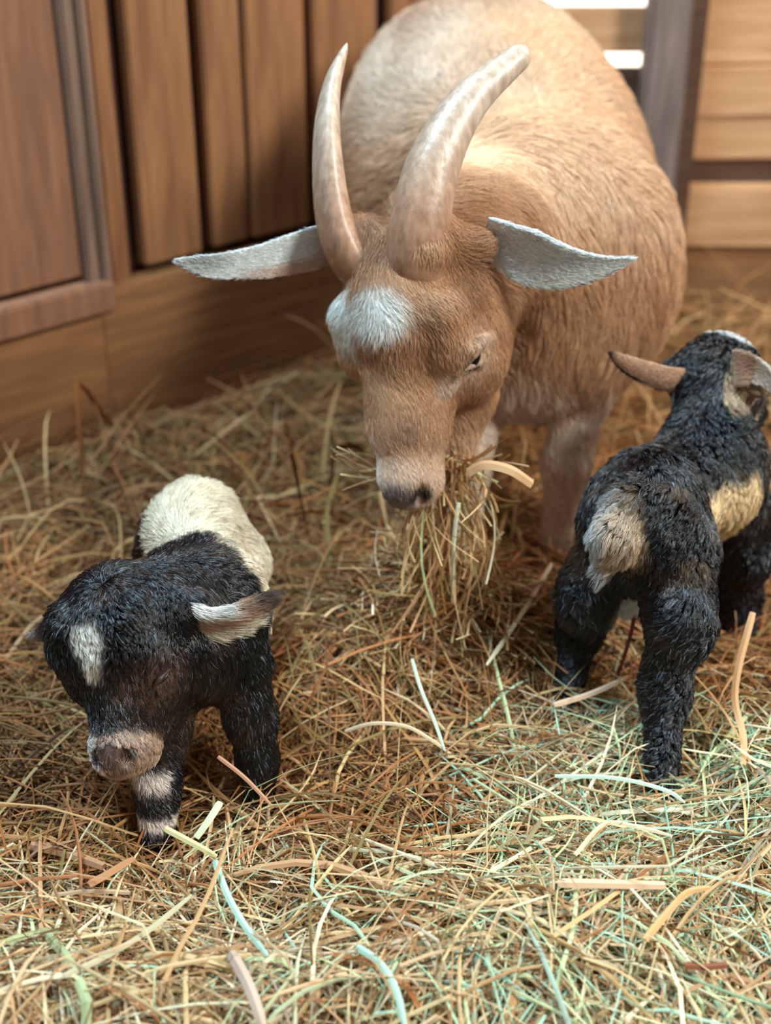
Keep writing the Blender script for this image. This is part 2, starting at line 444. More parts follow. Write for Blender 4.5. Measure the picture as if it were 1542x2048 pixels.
def make_ear(spine, wprof, side, cup, parent, colf, nf, L, mat, seed, thick=0.0022, label=None, rad=0.0002, cup_sign=1, nshort=None, lift=.22):
    """leaf shaped ear lofted along a spine; side = direction of its width, cup = depth of the hollow"""
    n, m_ = 26, 28; sp = catmull(spine, n); tg = nrm(np.gradient(sp, axis=0)); side = np.asarray(side, float)
    side = np.broadcast_to(side, (n, 3)) if side.ndim == 1 else catmull(side, n)
    sd = nrm(side - (side * tg).sum(1, keepdims=True) * tg); up = np.cross(tg, sd) * cup_sign
    t = np.linspace(0, 1, n); w = np.interp(t, [x[0] for x in wprof], [x[1] for x in wprof])
    w = np.convolve(np.pad(w, 2, 'edge'), [.1, .2, .4, .2, .1], 'valid'); w[-1] = w[-1] * .35
    rings = np.zeros((n, m_, 3))
    for k in range(m_):
        th = 2 * math.pi * k / m_; v = math.cos(th); s_ = math.sin(th) * thick
        rings[:, k] = sp + sd * (w * v)[:, None] + up * ((cup * (v * v) * w) + s_ * np.minimum(1, w / w.max() + .2))[:, None]
    V, Fc = loft(rings)
    col = colf(V, None, t=np.concatenate([np.repeat(t, m_), [0, 1]]), v=np.concatenate([np.tile(np.cos(2 * np.pi * np.arange(m_) / m_), n), [0, 0]]),
               inner=np.concatenate([np.tile(np.sin(2 * np.pi * np.arange(m_) / m_), n), [0, 0]]))
    o = np_mesh('ear', V, Fc, M_SKIN, parent, col)
    if label: o['label'] = label
    Nv = vnormals(V, Fc[0])
    ctr = sp
    # orient outward
    rc = np.repeat(sp + up * (cup * 0.5 * w)[:, None], m_, 0)
    N0 = Nv[:-2]; sgn = np.sign((N0 * np.tile(np.zeros(3), (len(N0), 1))).sum(1))
    outw = np.repeat(up, m_, 0) * np.tile(np.sin(2 * np.pi * np.arange(m_) / m_), n)[:, None] + np.repeat(sd, m_, 0) * np.tile(np.cos(2 * np.pi * np.arange(m_) / m_), n)[:, None] * .3
    f = np.sign((N0 * outw).sum()) or 1.0
    Nv = Nv * f
    kd = KDTree(n)
    for i, q in enumerate(sp): kd.insert(q, i)
    kd.balance()
    kv = KDTree(len(V))
    for i, q in enumerate(V): kv.insert(q, i)
    kv.balance()
    def field(P):
        ix = np.fromiter((kd.find(q)[1] for q in P), np.int64, len(P)); return tg[ix], np.full(len(P), L)
    def cf(P, N):
        ix = np.fromiter((kv.find(q)[1] for q in P), np.int64, len(P)); return col[ix]
    make_fur('fur', V, Fc[0], Nv, nf, field, cf, o, mat, rad=rad, seed=seed, lift=lift, clump=0.3, nclump=400, curl=0.05, grav=0.0, wob=0.25, cvar=.06)
    return o

M_HORN, nt, b = new_mat('horn')
a = nt.nodes.new('ShaderNodeAttribute'); a.attribute_name = 'col'
tc = nt.nodes.new('ShaderNodeTexCoord'); nz = nt.nodes.new('ShaderNodeTexNoise'); nz.inputs['Scale'].default_value = 110; nz.inputs['Detail'].default_value = 8
mp_ = nt.nodes.new('ShaderNodeMapping'); mp_.inputs['Scale'].default_value = (1.6, 1.6, .55); nt.links.new(tc.outputs['Object'], mp_.inputs[0]); nt.links.new(mp_.outputs[0], nz.inputs['Vector'])
mx = nt.nodes.new('ShaderNodeMixRGB'); mx.blend_type = 'MULTIPLY'; mx.inputs[0].default_value = 0.5
rp = nt.nodes.new('ShaderNodeValToRGB'); rp.color_ramp.elements[0].position = .3; rp.color_ramp.elements[0].color = (0.30, 0.17, 0.12, 1); rp.color_ramp.elements[1].position = .65; rp.color_ramp.elements[1].color = (1, 1, 1, 1)
nt.links.new(nz.outputs['Fac'], rp.inputs[0]); nt.links.new(a.outputs['Color'], mx.inputs[1]); nt.links.new(rp.outputs[0], mx.inputs[2]); nt.links.new(mx.outputs[0], b.inputs['Base Color'])
bp = nt.nodes.new('ShaderNodeBump'); bp.inputs['Strength'].default_value = .3; bp.inputs['Distance'].default_value = .002
nt.links.new(nz.outputs['Fac'], bp.inputs['Height']); nt.links.new(bp.outputs[0], b.inputs['Normal']); b.inputs['Roughness'].default_value = 0.38

def make_horn(spine, rads, wide, parent, seed, label):
    """horn with a sharp front keel, growth rings and a blunt tip; rads = (half width, half depth) along it"""
    n, m_ = 170, 36; sp = catmull(spine, 900); ln = np.concatenate([[0], np.cumsum(np.linalg.norm(np.diff(sp, axis=0), axis=1))]); lt_ = ln / ln[-1]
    tt = 1 - (1 - np.linspace(0, 1, n)) ** 1.35; sp = np.stack([np.interp(tt, lt_, sp[:, i]) for i in range(3)], 1); tg = nrm(np.gradient(sp, axis=0))
    wd = nrm(np.asarray(wide) - (tg @ np.asarray(wide))[:, None] * tg); dp = np.cross(tg, wd)
    t = tt; rw = np.interp(t, rads[0], rads[1]); rd = np.interp(t, rads[0], rads[2])
    tr = .95; end = np.sqrt(np.clip(1 - (np.maximum(t - tr, 0) / (1 - tr)) ** 2, 0.002, 1)); rw = rw * end; rd = rd * end
    g = np.random.default_rng(seed)
    ring = 0.0025 * np.sin(t * 95 + 1.5 * np.sin(t * 13)) * (1 - sstep(.45, .8, t)) + 0.002 * np.sin(t * 210 + g.uniform(0, 6)) * (1 - sstep(.4, .7, t))
    V = np.zeros((n, m_, 3)); C = np.zeros((n, m_, 3))
    for k in range(m_):
        th = 2 * math.pi * k / m_; c, s_ = math.cos(th), math.sin(th)
        keel = 1 + 0.22 * max(0, math.cos(th - 2.6)) ** 10
        V[:, k] = sp + (wd * (rw * c * keel)[:, None] + dp * (rd * s_ * keel)[:, None]) * (1 + ring)[:, None]
        base = np.array([0.42, 0.235, 0.145]); tip = np.array([0.58, 0.46, 0.37]); dk = np.array([0.17, 0.07, 0.05])
        m1 = sstep(.15, .75, t)[:, None]
        sc = np.clip(0.5 + 0.5 * np.sin(t * 95 + 1.5 * np.sin(t * 13) + .4 * math.sin(3 * th)), 0, 1)[:, None] ** 4 * (1 - m1) * .10
        C[:, k] = (base * (1 - m1) + tip * m1) * (1 - sc) + dk * sc
        gro = max(0, math.cos(th - 0.2)) ** 40
        C[:, k] = C[:, k] * (1 - .45 * gro)
    Vv, Fc = loft(V); Cc = np.concatenate([C.reshape(-1, 3), [C[0, 0]], [C[-1, 0]]])
    o = np_mesh('horn', Vv, Fc, M_HORN, parent, Cc); o['label'] = label; return o

def eyeball(p, n, r, parent, label=None):
    import bmesh
    m, nt, b = new_mat('eyeball'); b.inputs['Base Color'].default_value = (0.006, 0.005, 0.005, 1); b.inputs['Roughness'].default_value = 0.06
    me = bpy.data.meshes.new('eye'); bm = bmesh.new(); bmesh.ops.create_uvsphere(bm, u_segments=32, v_segments=20, radius=r)
    for f in bm.faces: f.smooth = True
    bm.to_mesh(me); bm.free(); me.materials.append(m)
    o = bpy.data.objects.new('eye', me); COL.objects.link(o); o.parent = parent
    o.matrix_parent_inverse = Matrix.Translation(-world_loc(parent)); o.location = Vector(p)
    if label: o['label'] = label
    return o

def simple_mat(name, col, rough=.5):
    m, nt, b = new_mat(name); N = nt.nodes
    tc = N.new('ShaderNodeTexCoord'); nz = N.new('ShaderNodeTexNoise'); nz.inputs['Scale'].default_value = 120
    rp = N.new('ShaderNodeValToRGB'); rp.color_ramp.elements[0].color = (*[c * .6 for c in col], 1); rp.color_ramp.elements[1].color = (*[min(1, c * 1.3) for c in col], 1)
    nt.links.new(tc.outputs['Object'], nz.inputs['Vector']); nt.links.new(nz.outputs['Fac'], rp.inputs[0]); nt.links.new(rp.outputs[0], b.inputs['Base Color'])
    b.inputs['Roughness'].default_value = rough; return m
M_HOOF = simple_mat('hoof', (0.05, 0.04, 0.035), .5); M_HOOFP = simple_mat('pale_hoof', (0.3, 0.2, 0.13), .5)

def hoof(p, heading, size, parent, mat):
    """cloven hoof: two toes, each a tapering wedge"""
    h = nrm([heading[0], heading[1], 0]); s = np.array([-h[1], h[0], 0]); up = np.array([0, 0, 1.0])
    Vs, Fs, base = [], [[], []], 0
    for sg in (-1, 1):
        rings = []
        for t in np.linspace(0, 1, 8):
            c = np.asarray(p) + up * size * 1.5 * (1 - t) + h * size * (.55 * t - .1) + s * sg * size * (.42 + .08 * t)
            w, d = size * (.34 + .12 * t), size * (.55 + .4 * t)
            if t > .93: w *= .9; d *= .93
            rings.append([c + s * w * math.cos(a) + h * d * math.sin(a) * (1.15 if math.sin(a) > 0 else .8) for a in np.linspace(0, 2 * math.pi, 16, endpoint=False)])
        V, Fc = loft(np.array(rings)); Vs.append(V); Fs[0].append(Fc[0] + base); Fs[1].append(Fc[1] + base); base += len(V)
    return np_mesh('hoof', np.concatenate(Vs), [np.concatenate(Fs[0]), np.concatenate(Fs[1])], mat, parent)

# ================================================================== mother goat
def A3(*v): return np.array(v, float)
def blob(P, c, r, soft=0.35):
    d = np.linalg.norm((P - np.asarray(c)) / np.asarray(r), axis=1); return 1 - sstep(1 - soft, 1 + soft, d)

goat = empty('goat', (0.13, 1.5, 0.0))
tag(goat, 'large tan horned mother goat bending down to eat hay', 'goat')
mb = Body()
H = Frame(at(735, 497, 1.085), A3(.011, -.069, -.2), A3(-.56, -.73, .33), (.95, 1.15, 1.24))
# trunk
mb.ell((0.118, 1.77, 0.362), (0.168, 0.17, 0.172), k=.05, flow=(0, 1, -.35), L=.030)
mb.ell((0.130, 1.68, 0.345), (0.176, 0.16, 0.176), k=.06, flow=(0, .9, -.5), L=.030)
mb.ell((0.135, 1.58, 0.320), (0.180, 0.20, 0.178), k=.06, flow=(0, .8, -.6), L=.032)
mb.ell((0.165, 1.39, 0.305), (0.145, 0.13, 0.150), k=.06, flow=(.3, .5, -.8), L=.036)
mb.ell((0.150, 1.31, 0.260), (0.085, 0.065, 0.085), k=.05, flow=(0, -.1, -1), L=.034)
# neck
mb.cone((0.115, 1.33, 0.365), (0.060, 1.19, 0.375), .098, .068, .05, flow=(.6, .5, -.55), L=.036)
mb.cone((0.060, 1.19, 0.375), H(.035, -.075), .068, .052, .03, flow=(.5, .3, -.6), L=.024)
# head
mb.ell(H(.050, -.052), (.066, .057, .056), H, .03, flow=H.F, L=.013)
mb.cone(H(.085, -.046), H(.155, -.043), .044, .034, .02, flow=H.F, L=.010)
mb.cone(H(.155, -.043), H(.205, -.042), .031, .023, .02, flow=H.F, L=.008)
mb.ell(H(.212, -.039), (.022, .0245, .0245), H, .022, flow=H.F, L=.005)
mb.cone(H(.055, -.108), H(.135, -.115), .046, .034, .02, flow=H.F - H.U * .3, L=.012)
mb.cone(H(.135, -.114), H(.192, -.104), .030, .019, .015, flow=H.F, L=.009)
for s in (-1, 1):
    mb.ell(H(.085, -.085, s * .024), (.055, .052, .034), H, .02, flow=H.F - H.U * .4, L=.012)
    mb.cone(H(.060, -.032, s * .038), H(.092, -.038, s * .040), .019, .016, .014, flow=H.F * .7 + H.S * s * .5, L=.010)
    mb.cone(H(.100, -.040, s * .036), H(.118, -.044, s * .030), .012, .009, .012, flow=H.F, L=.009)
    mb.cone(H(-.005, -.040, s * .028), H(.000, -.062, s * .050), .018, .012, .018, flow=H.S * s - H.U * .3, L=.014)
    mb.cone(H(-.012, -.034, s * .029), H(.004, -.026, s * .030), .020, .018, .014, flow=H.F, L=.010)   # horn bosses
# legs: (shoulder, elbow, knee, fetlock, foot)
legs_m = []
for pts, rr in ((((.225, 1.35, .27), (.205, 1.315, .20), (.192, 1.285, .125), (.184, 1.272, .045), (.182, 1.262, .02)), (.050, .031, .0235, .0150, .018)),
                (((.080, 1.34, .27), (.095, 1.315, .20), (.082, 1.262, .125), (.080, 1.228, .045), (.079, 1.215, .02)), (.050, .031, .0235, .0150, .018)),
                (((.205, 1.80, .32), (.225, 1.70, .22), (.215, 1.84, .135), (.212, 1.81, .04), (.212, 1.80, .02)), (.085, .055, .024, .018, .019)),
                (((.050, 1.80, .32), (.030, 1.70, .22), (.035, 1.84, .135), (.038, 1.81, .04), (.038, 1.80, .02)), (.085, .055, .024, .018, .019))):
    for i in range(4): mb.cone(pts[i], pts[i + 1], rr[i], rr[i + 1], .03 if i == 0 else .012, flow=(0, 0, -1), L=(.026, .018, .007, .005)[i])
    legs_m.append(pts[-1])
mb.cone((0.115, 1.92, .47), (0.115, 1.97, .53), .024, .012, .03, L=.03)
# eye socket, lids, nostrils, mouth: placed on the surface
eye_p, eye_n = mb.hit(948, 716)
el, eln = mb.hit(918, 744); er, ern = mb.hit(980, 672)
EC = eye_p - eye_n * .0072
np_, nn_ = mb.hit(848, 992)
rims = {}
mb.cut(el + eln * .002, er + ern * .002, .0050, .0050, .005)
mid_up, nu = mb.hit(938, 700); mid_dn, nd = mb.hit(962, 726)
mb.cone(el - eln * .001, mid_up + nu * .0015, .0035, .0050, .004, flow=H.F + H.S * .4, L=.005)
mb.cone(mid_up + nu * .0015, er - ern * .001, .0050, .0040, .004, flow=H.F + H.S * .4, L=.005)
mb.cone(el - eln * .002, mid_dn - nd * .001, .003, .0036, .004, flow=H.F, L=.004)
mb.cone(mid_dn - nd * .001, er - ern * .002, .0036, .003, .004, flow=H.F, L=.004)
nos = [H(.228, -.030, s * .013) for s in (-1, 1)]
nh, nhn = mb.hit(845, 990); nl = H.local(nh[None])[0]
for s in (-1, 1): mb.cut(H(nl[0] - .004, nl[1], s * nl[2]), H(nl[0] + .006, nl[1] - .004, s * (nl[2] - .006)), .0065, .0045, .004)
# open mouth line on both sides between muzzle and jaw
for s in (-1, 1):
    mb.cut(H(.160, -.080, s * .028), H(.205, -.074, s * .020), .0050, .0085, .004)
    mb.cut(H(.205, -.074, s * .020), H(.225, -.074, 0), .0085, .009, .004)
for q_ in range(0): pass
Vm, Qm = mb.mesh(0.0042)
star = mb.hit(745, 625)[0]; starL = mb.hit(680, 640)[0]; nosep = mb.hit(815, 860)[0]
horn_r = mb.hit(930, 520)[0]; sh1 = mb.hit(850, 660)[0]; sh2 = mb.hit(905, 850)[0]; blaze_e = mb.hit(900, 770)[0]
Lr = [mb.hit(x, y)[0] for x, y in ((640, 640), (660, 690), (762, 905), (775, 960), (870, 960), (850, 900))]
def goat_col(P, N=None):
    tan_ = A3(.60, .345, .195); lt = A3(.78, .54, .36); dk = A3(.38, .19, .10); wh = A3(.84, .84, .80); pale = A3(.86, .70, .59)
    l = H.local(P); n1 = noise3(P, 3, 14); n2 = noise3(P, 4, 40)
    C = np.tile(tan_, (len(P), 1))
    body = sstep(1.16, 1.24, P[:, 1])
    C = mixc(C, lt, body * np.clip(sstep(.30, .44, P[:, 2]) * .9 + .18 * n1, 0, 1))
    C = mixc(C, dk, body * .42 * sstep(.1, .9, n1 + .5 * n2) * (1 - .6 * sstep(.40, .48, P[:, 2])))
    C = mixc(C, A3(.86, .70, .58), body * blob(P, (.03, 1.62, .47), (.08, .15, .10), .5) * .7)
    C = mixc(C, dk * 1.3, blob(P, (.03, 1.82, .46), (.13, .13, .13), .6) * .75 * np.clip(.7 + .5 * n1, 0, 1))
    C = mixc(C, pale, (1 - sstep(.17, .24, P[:, 2])) * body)
    C = mixc(C, pale, blob(P, (.11, 1.25, .21), (.07, .05, .04), .5))
    head = 1 - body
    hf = head * (1 - sstep(.19, .22, l[:, 0]))
    C = mixc(C, dk * 1.1, head * .7 * sstep(-.2, .9, n2 + .3) * (1 - sstep(.12, .2, l[:, 0])))
    C = mixc(C, dk, blob(P, horn_r, (.022, .022, .03), .6) * .8)  # shading behind the right horn, painted into the coat colour
    C = mixc(C, dk, head * .55 * blob(P, sh1, (.014, .02, .03), .6)); C = mixc(C, dk, head * .5 * blob(P, sh2, (.010, .02, .018), .7))  # painted shading right of the nose bridge
    C = mixc(C, dk, blob(P, H(.01, -.01, 0), (.02, .02, .02), .6) * .6)
    C = mixc(C, pale, head * blob(P, blaze_e, (.014, .012, .013), .5) * .8)
    C = mixc(C, A3(.66, .50, .38), head * blob(P, eye_p + H.F * -.004, (.026, .026, .026), .5) * .55)
    stw = np.maximum(blob(l, (H.local(star[None])[0]), (.024, .02, .024), .4), blob(l, H.local(starL[None])[0], (.03, .03, .02), .4))
    C = mixc(C, wh, head * stw * (l[:, 0] < .1))
    C = mixc(C, A3(.26, .15, .10), head * blob(P, nosep, (.012, .012, .012), .7) * .6)
    C = mixc(C, pale, head * sstep(.135, .215, l[:, 0] + .008 * n2) * (.42 - .25 * n2))
    C = mixc(C, wh, head * sstep(.150, .20, l[:, 0]) * (1 - sstep(-.022, -.008, l[:, 2])) * .6 * (1 - sstep(.045, .06, -l[:, 1])))
    C = mixc(C, A3(.22, .17, .165), head * blob(l, (nl[0] + .003, nl[1] + .006, .0), (.016, .018, .018), .45))
    C = mixc(C, A3(.012, .010, .010), head * np.maximum(blob(l, nl + A3(.003, 0, 0), (.011, .009, .009), .25), blob(l, nl * A3(1, 1, -1), (.011, .009, .009), .25)))
    C = mixc(C, A3(.10, .04, .03), head * (l[:, 0] > .150) * blob(l, (.19, -.077, .02), (.045, .008, .014), .25))
    return C
M_SKIN_ = M_SKIN
gbody = np_mesh('body', Vm, Qm, M_SKIN, goat, goat_col(Vm) * .7)
def goat_field(P):
    f, L = mb.fields(P)
    l = H.local(P)
    # whorl on the forehead: strands fan out
    c = H.local(star[None])[0]; d = l - c; hw = np.exp(-((d[:, 0] ** 2 + d[:, 2] ** 2) / .03 ** 2)) * (P[:, 1] < 1.16)
    rad = H.F * d[:, :1] * 30 + H.S * d[:, 2:3] * 40
    f = nrm(f * (1 - hw * .6)[:, None] + rad * hw[:, None])
    # shoulder whorl
    w = np.exp(-(((P - A3(.20, 1.33, .40)) / A3(.06, .06, .06)) ** 2).sum(1))
    sw = np.cross(np.tile([0, -.4, .9], (len(P), 1)), P - A3(.20, 1.33, .40)) * 14
    f = nrm(f + sw * w[:, None])
    return f, L
def goat_skip(P, g):
    d = np.linalg.norm(P - eye_p, axis=1); l = H.local(P)
    k = (d > .0095) | (g.random(len(P)) < .06)
    k &= ~((l[:, 0] > .222) & (np.abs(l[:, 2]) < .024) & (P[:, 1] < 1.16) & (g.random(len(P)) < .85))
    return k
make_fur('fur', Vm, Qm, mb.N, 150000, lambda P: (goat_field(P)[0], goat_field(P)[1]), goat_col, gbody, M_FUR, rad=.00030, seed=3,
         lift=.24, clump=.7, nclump=9000, curl=.12, grav=.25, cvar=.13, skip=lambda P, g: (P[:, 1] > 1.17) & goat_skip(P, g), wob=.55, wfreq=14)
make_fur('fur', Vm, Qm, mb.N, 420000, lambda P: (goat_field(P)[0], goat_field(P)[1]), goat_col, gbody, M_FUR, rad=.00017, seed=4,
         lift=.24, clump=.6, nclump=14000, cvar=.20, curl=.08, grav=.05, skip=lambda P, g: (P[:, 1] <= 1.21) & (P[:, 2] > .15) & goat_skip(P, g), wob=.35, wfreq=30)
eyeball(EC, eye_n, .0120, goat, 'dark half-closed eye')
LASH = (el + eln * .0015, mid_dn + nd * .001, er + ern * .0015), (el + eln * .0015, mid_up + nu * .004 + A3(.003, 0, -.004), er + ern * .0015)
ep2 = H(*(H.local(eye_p[None])[0] * A3(1, 1, -1))); eyeball(ep2 + H.U * -.003 + H.S * .006, None, .0095, goat, 'dark eye on the far side of the face')
hb1, hn1 = mb.hit(688, 556); hb2, hn2 = mb.hit(836, 552)
hl = make_horn([hb1 - hn1 * .030 + A3(.003, 0, -.012), hb1 - hn1 * .014 + A3(-.001, .002, .004), at(672, 440, hb1[1] + .022), at(656, 290, hb1[1] + .048), at(664, 175, hb1[1] + .078), at(694, 86, hb1[1] + .108)],
               ([0, .2, .45, .68, .87, .97, 1], [.0165, .0155, .0125, .0095, .0062, .0030, .0018], [.024, .023, .019, .015, .010, .005, .003]),
               (1, .25, 0), goat, 5, 'slim upright horn on the left of the head')
hr = make_horn([hb2 - hn2 * .032 + A3(.002, 0, -.012), hb2 - hn2 * .014 + A3(0, .002, .004), at(845, 440, hb2[1] + .022), at(874, 320, hb2[1] + .045), at(938, 205, hb2[1] + .075), at(1040, 112, hb2[1] + .105), at(1056, 100, hb2[1] + .109)],
               ([0, .2, .45, .68, .87, .96, 1], [.0245, .0245, .0215, .0170, .0130, .0110, .0100], [.018, .018, .016, .013, .0105, .009, .008]),
               (1, 0, -.25), goat, 6, 'broad curved horn sweeping to the right')
def goat_ear_col(V, N, t, v, inner):
    C = np.tile(A3(.84, .91, .94), (len(V), 1))
    C = mixc(C, A3(.62, .46, .36), (1 - sstep(.0, .35, t)) * .45 * (v < .5))
    C = mixc(C, A3(.10, .06, .05), (v < -.93) * sstep(.45, .6, t) * (1 - sstep(.96, 1, t)))
    C = mixc(C, A3(.50, .46, .45), .2 * sstep(.3, 1, noise3(V, 8, 120)))
    return C
make_ear([at(972, 462, 1.120), at(1040, 500, 1.105), at(1120, 527, 1.095), at(1195, 530, 1.09), at(1260, 519, 1.085)],
         [(0, .016), (.12, .022), (.3, .0285), (.5, .0220), (.72, .0125), (.9, .005), (1, .0008)], (0.12, -.35, 1), .22, goat, goat_ear_col, 26000, .0075, M_FUR, 21, label='white ear on the right, held out level', cup_sign=1)
def goat_ear_col2(V, N, t, v, inner):
    C = goat_ear_col(V, N, t, v, inner); C = mixc(C, A3(.62, .40, .30), (1 - sstep(.35, .7, t)) * (1 - sstep(-.7, -.1, v)) * .85)
    return mixc(C, A3(.36, .42, .46), blob(V, at(420, 527, 1.11), (.02, .03, .01), .6) * .5)
make_ear([at(668, 480, 1.160), at(600, 500, 1.150), at(520, 520, 1.135), at(430, 531, 1.12), at(356, 522, 1.11)],
         [(0, .020), (.15, .0225), (.4, .0185), (.6, .0145), (.8, .0118), (.93, .006), (1, .001)], (-0.12, -.35, 1), .15, goat, goat_ear_col2, 22000, .0065, M_FUR, 22, label='white ear on the left with a pinkish lower edge', cup_sign=-1)
for p in legs_m: hoof(A3(p[0], p[1], 0.0), (-.1, -1), .019, goat, M_HOOFP)

# ================================================================== left kid (facing the camera)
kid = empty('goat_kid', (-.145, .93, 0)); tag(kid, 'black newborn goat kid with cream back looking down, facing the camera', 'baby goat', 'newborn goat kids')
kb = Body()
K = Frame(at(176, 1158, .87), at(160, 1530, .775) - at(176, 1158, .87), A3(-.38, -.58, .72), (1, 1.05, 1.15))
kb.ell((-.168, 1.045, .163), (.043, .060, .052), k=.03, flow=(0, .6, -.6), L=.024)
kb.ell((-.157, .955, .152), (.043, .075, .058), k=.03, flow=(0, .5, -.7), L=.018)
kb.cone((-.146, .925, .160), (-.152, .905, .150), .046, .042, .03, flow=(0, -.1, -1), L=.016)
kb.cone((-.150, .925, .172), K(.015, -.058), .043, .036, .025, flow=(.3, .2, -.9), L=.016)
kb.ell(K(.028, -.042), (.045, .046, .0480), K, .02, flow=K.F, L=.012)
kb.cone(K(.058, -.052), K(.112, -.054), .040, .0200, .016, flow=K.F, L=.009)
kb.ell(K(.122, -.050), (.0215, .0205, .0240), K, .010, flow=K.F, L=.0045)
kb.cone(K(.050, -.082), K(.118, -.070), .031, .0160, .016, flow=K.F - K.U * .2, L=.009)
for s in (-1, 1):
    kb.ell(K(.052, -.065, s * .018), (.034, .032, .027), K, .016, flow=K.F - K.U * .4, L=.010)
    kb.cone(K(.030, -.012, s * .023), K(.034, -.010, s * .024), .0125, .011, .012, flow=K.F * .4 + K.S * s, L=.010)
    kb.cone(K(.018, -.045, s * .035), K(.016, -.052, s * .050), .016, .011, .012, flow=K.S * s, L=.014)
legs_k = []
for pts, rr in ((((-.176, .895, .125), (-.180, .872, .085), (-.181, .845, .052), (-.181, .822, .020)), (.028, .018, .0140, .0130)),
                (((-.118, .905, .125), (-.110, .893, .085), (-.105, .880, .050), (-.102, .868, .015)), (.024, .0165, .0125, .0110)),
                (((-.190, 1.05, .135), (-.194, 1.03, .090), (-.194, 1.075, .055), (-.192, 1.06, .015)), (.034, .024, .014, .013)),
                (((-.140, 1.05, .135), (-.138, 1.03, .090), (-.138, 1.075, .055), (-.140, 1.06, .015)), (.034, .024, .014, .013))):
    for i in range(3): kb.cone(pts[i], pts[i + 1], rr[i], rr[i + 1], .018, flow=(0, 0, -1), L=(.012, .009, .007)[i])
    legs_k.append(pts[-1])
kb.cone((-.166, 1.095, .180), (-.166, 1.115, .150), .012, .007, .012, L=.02)
for s in (-1, 1): kb.cone(K(.050, -.022, s * .028), K(.068, -.040, s * .026), .012, .010, .014, flow=K.F, L=.009)
e1, n1_ = kb.hit(305, 1372); e2, n2_ = kb.hit(338, 1336); em, enm = kb.hit(319, 1358)
kb.cut(e1 + n1_ * .0005, em + enm * .0002 + A3(0, 0, -.001), .0016, .0018, .003); kb.cut(em + enm * .0002 + A3(0, 0, -.001), e2 + n2_ * .0005, .0018, .0016, .003)
kh, khn = kb.hit(256, 1510); kl_ = K.local(kh[None])[0]
for s in (-1, 1): kb.cut(K(kl_[0] - .002, kl_[1] + .001, s * kl_[2]), K(kl_[0] + .004, kl_[1] - .003, s * (kl_[2] - .004)), .0042, .0030, .0035)
kb.cut(K(.132, -.062, .022), K(.150, -.064, 0), .0016, .0018, .003); kb.cut(K(.132, -.062, -.022), K(.150, -.064, 0), .0016, .0018, .003)
Vk, Qk = kb.mesh(0.0026)
kbl = kb.hit(172, 1272)[0]; kbl2 = kb.hit(185, 1322)[0]; kmuz = K(.120, -.05)
def kid_col(P, N=None):
    bk = A3(.004, .0035, .005); br = A3(.055, .03, .02); cr = A3(.86, .76, .60); wh = A3(.88, .86, .80); tn = A3(.50, .33, .24)
    l = K.local(P); n2 = noise3(P, 14, 70)
    C = np.tile(bk, (len(P), 1)); C = mixc(C, br, .35 * sstep(.2, 1, n2))
    yb = P[:, 1] + .008 * n2 - .35 * (P[:, 2] - .17) * 0 + 1.1 * np.clip(P[:, 0] + .135, 0, .03)
    sad = sstep(.944, .958, yb) * (1 - sstep(1.085, 1.10, P[:, 1])) * sstep(.095, .11, P[:, 2])
    C = mixc(C, cr, sad)
    C = mixc(C, bk, sad * (P[:, 0] < -.200) * sstep(.99, 1.0, P[:, 1]))
    hd = (P[:, 1] < .93) & (P[:, 2] > .075) & (np.abs(l[:, 2]) < .06) & (l[:, 1] < .02)
    C = mixc(C, A3(.12, .065, .045), hd * blob(P, em, (.024, .022, .022), .6) * .85)
    C = mixc(C, br, hd * sstep(.045, .08, l[:, 0]) * (1 - sstep(.12, .13, l[:, 0])) * .4 * (l[:, 2] > 0))
    C = mixc(C, wh, hd * np.maximum(blob(P, kbl, (.012, .012, .013), .45), blob(P, kbl2, (.008, .012, .013), .45)))
    mz = sstep(.104, .114, l[:, 0] + .003 * n2) * hd * (l[:, 1] > -.075)
    C = mixc(C, tn, mz * (.9 - .15 * n2)); mz = mz * (P[:, 2] > .085) * (P[:, 1] < .85)
    C = mixc(C, wh, mz * (1 - sstep(-.014, -.006, l[:, 2])) * .6)
    C = mixc(C, wh, mz * (l[:, 1] < -.072) * (l[:, 0] > .115) * .7)
    C = mixc(C, A3(.13, .075, .065), hd * blob(l, (kl_[0] + .001, kl_[1] + .002, 0), (.013, .013, .016), .5) * .95)
    C = mixc(C, A3(.015, .01, .01), hd * (np.maximum(blob(l, kl_, (.006, .005, .005), .3), blob(l, kl_ * A3(1, 1, -1), (.006, .005, .005), .3))))
    # pale bands on the near foreleg
    lg = (P[:, 0] < -.145) & (P[:, 1] < .9) & (P[:, 2] < .078)
    lg = lg & (np.linalg.norm(P[:, :2] - A3(-.180, .848), axis=1) < .045)
    C = mixc(C, A3(.85, .76, .73), lg * (np.exp(-((P[:, 2] - .068) / .007) ** 4) * (P[:, 0] < -.172) + np.exp(-((P[:, 2] - .038) / .0045) ** 4)))
    return C
kbody = np_mesh('body', Vk, Qk, M_SKIN, kid, kid_col(Vk) * .7)
def kid_field(P):
    f, L = kb.fields(P, .006)
    wc = kb_wh; d = P - wc; r = np.linalg.norm(d, axis=1, keepdims=True); w = np.exp(-(r / .035) ** 2)
    f = nrm(f * (1 - w * .9) + d / (r + 1e-6) * w)
    return f, L
kb_wh = kb.hit(205, 1165)[0]
def kid_skip(P, g):
    d = np.minimum(np.linalg.norm(P - em, axis=1), np.minimum(np.linalg.norm(P - e1, axis=1), np.linalg.norm(P - e2, axis=1)))
    l = K.local(P)
    return ((d > .004) | (g.random(len(P)) < .15)) & ~((np.linalg.norm((l - kl_ * A3(1, 1, 0)) / A3(.011, .010, .015), axis=1) < 1) & (g.random(len(P)) < .93))
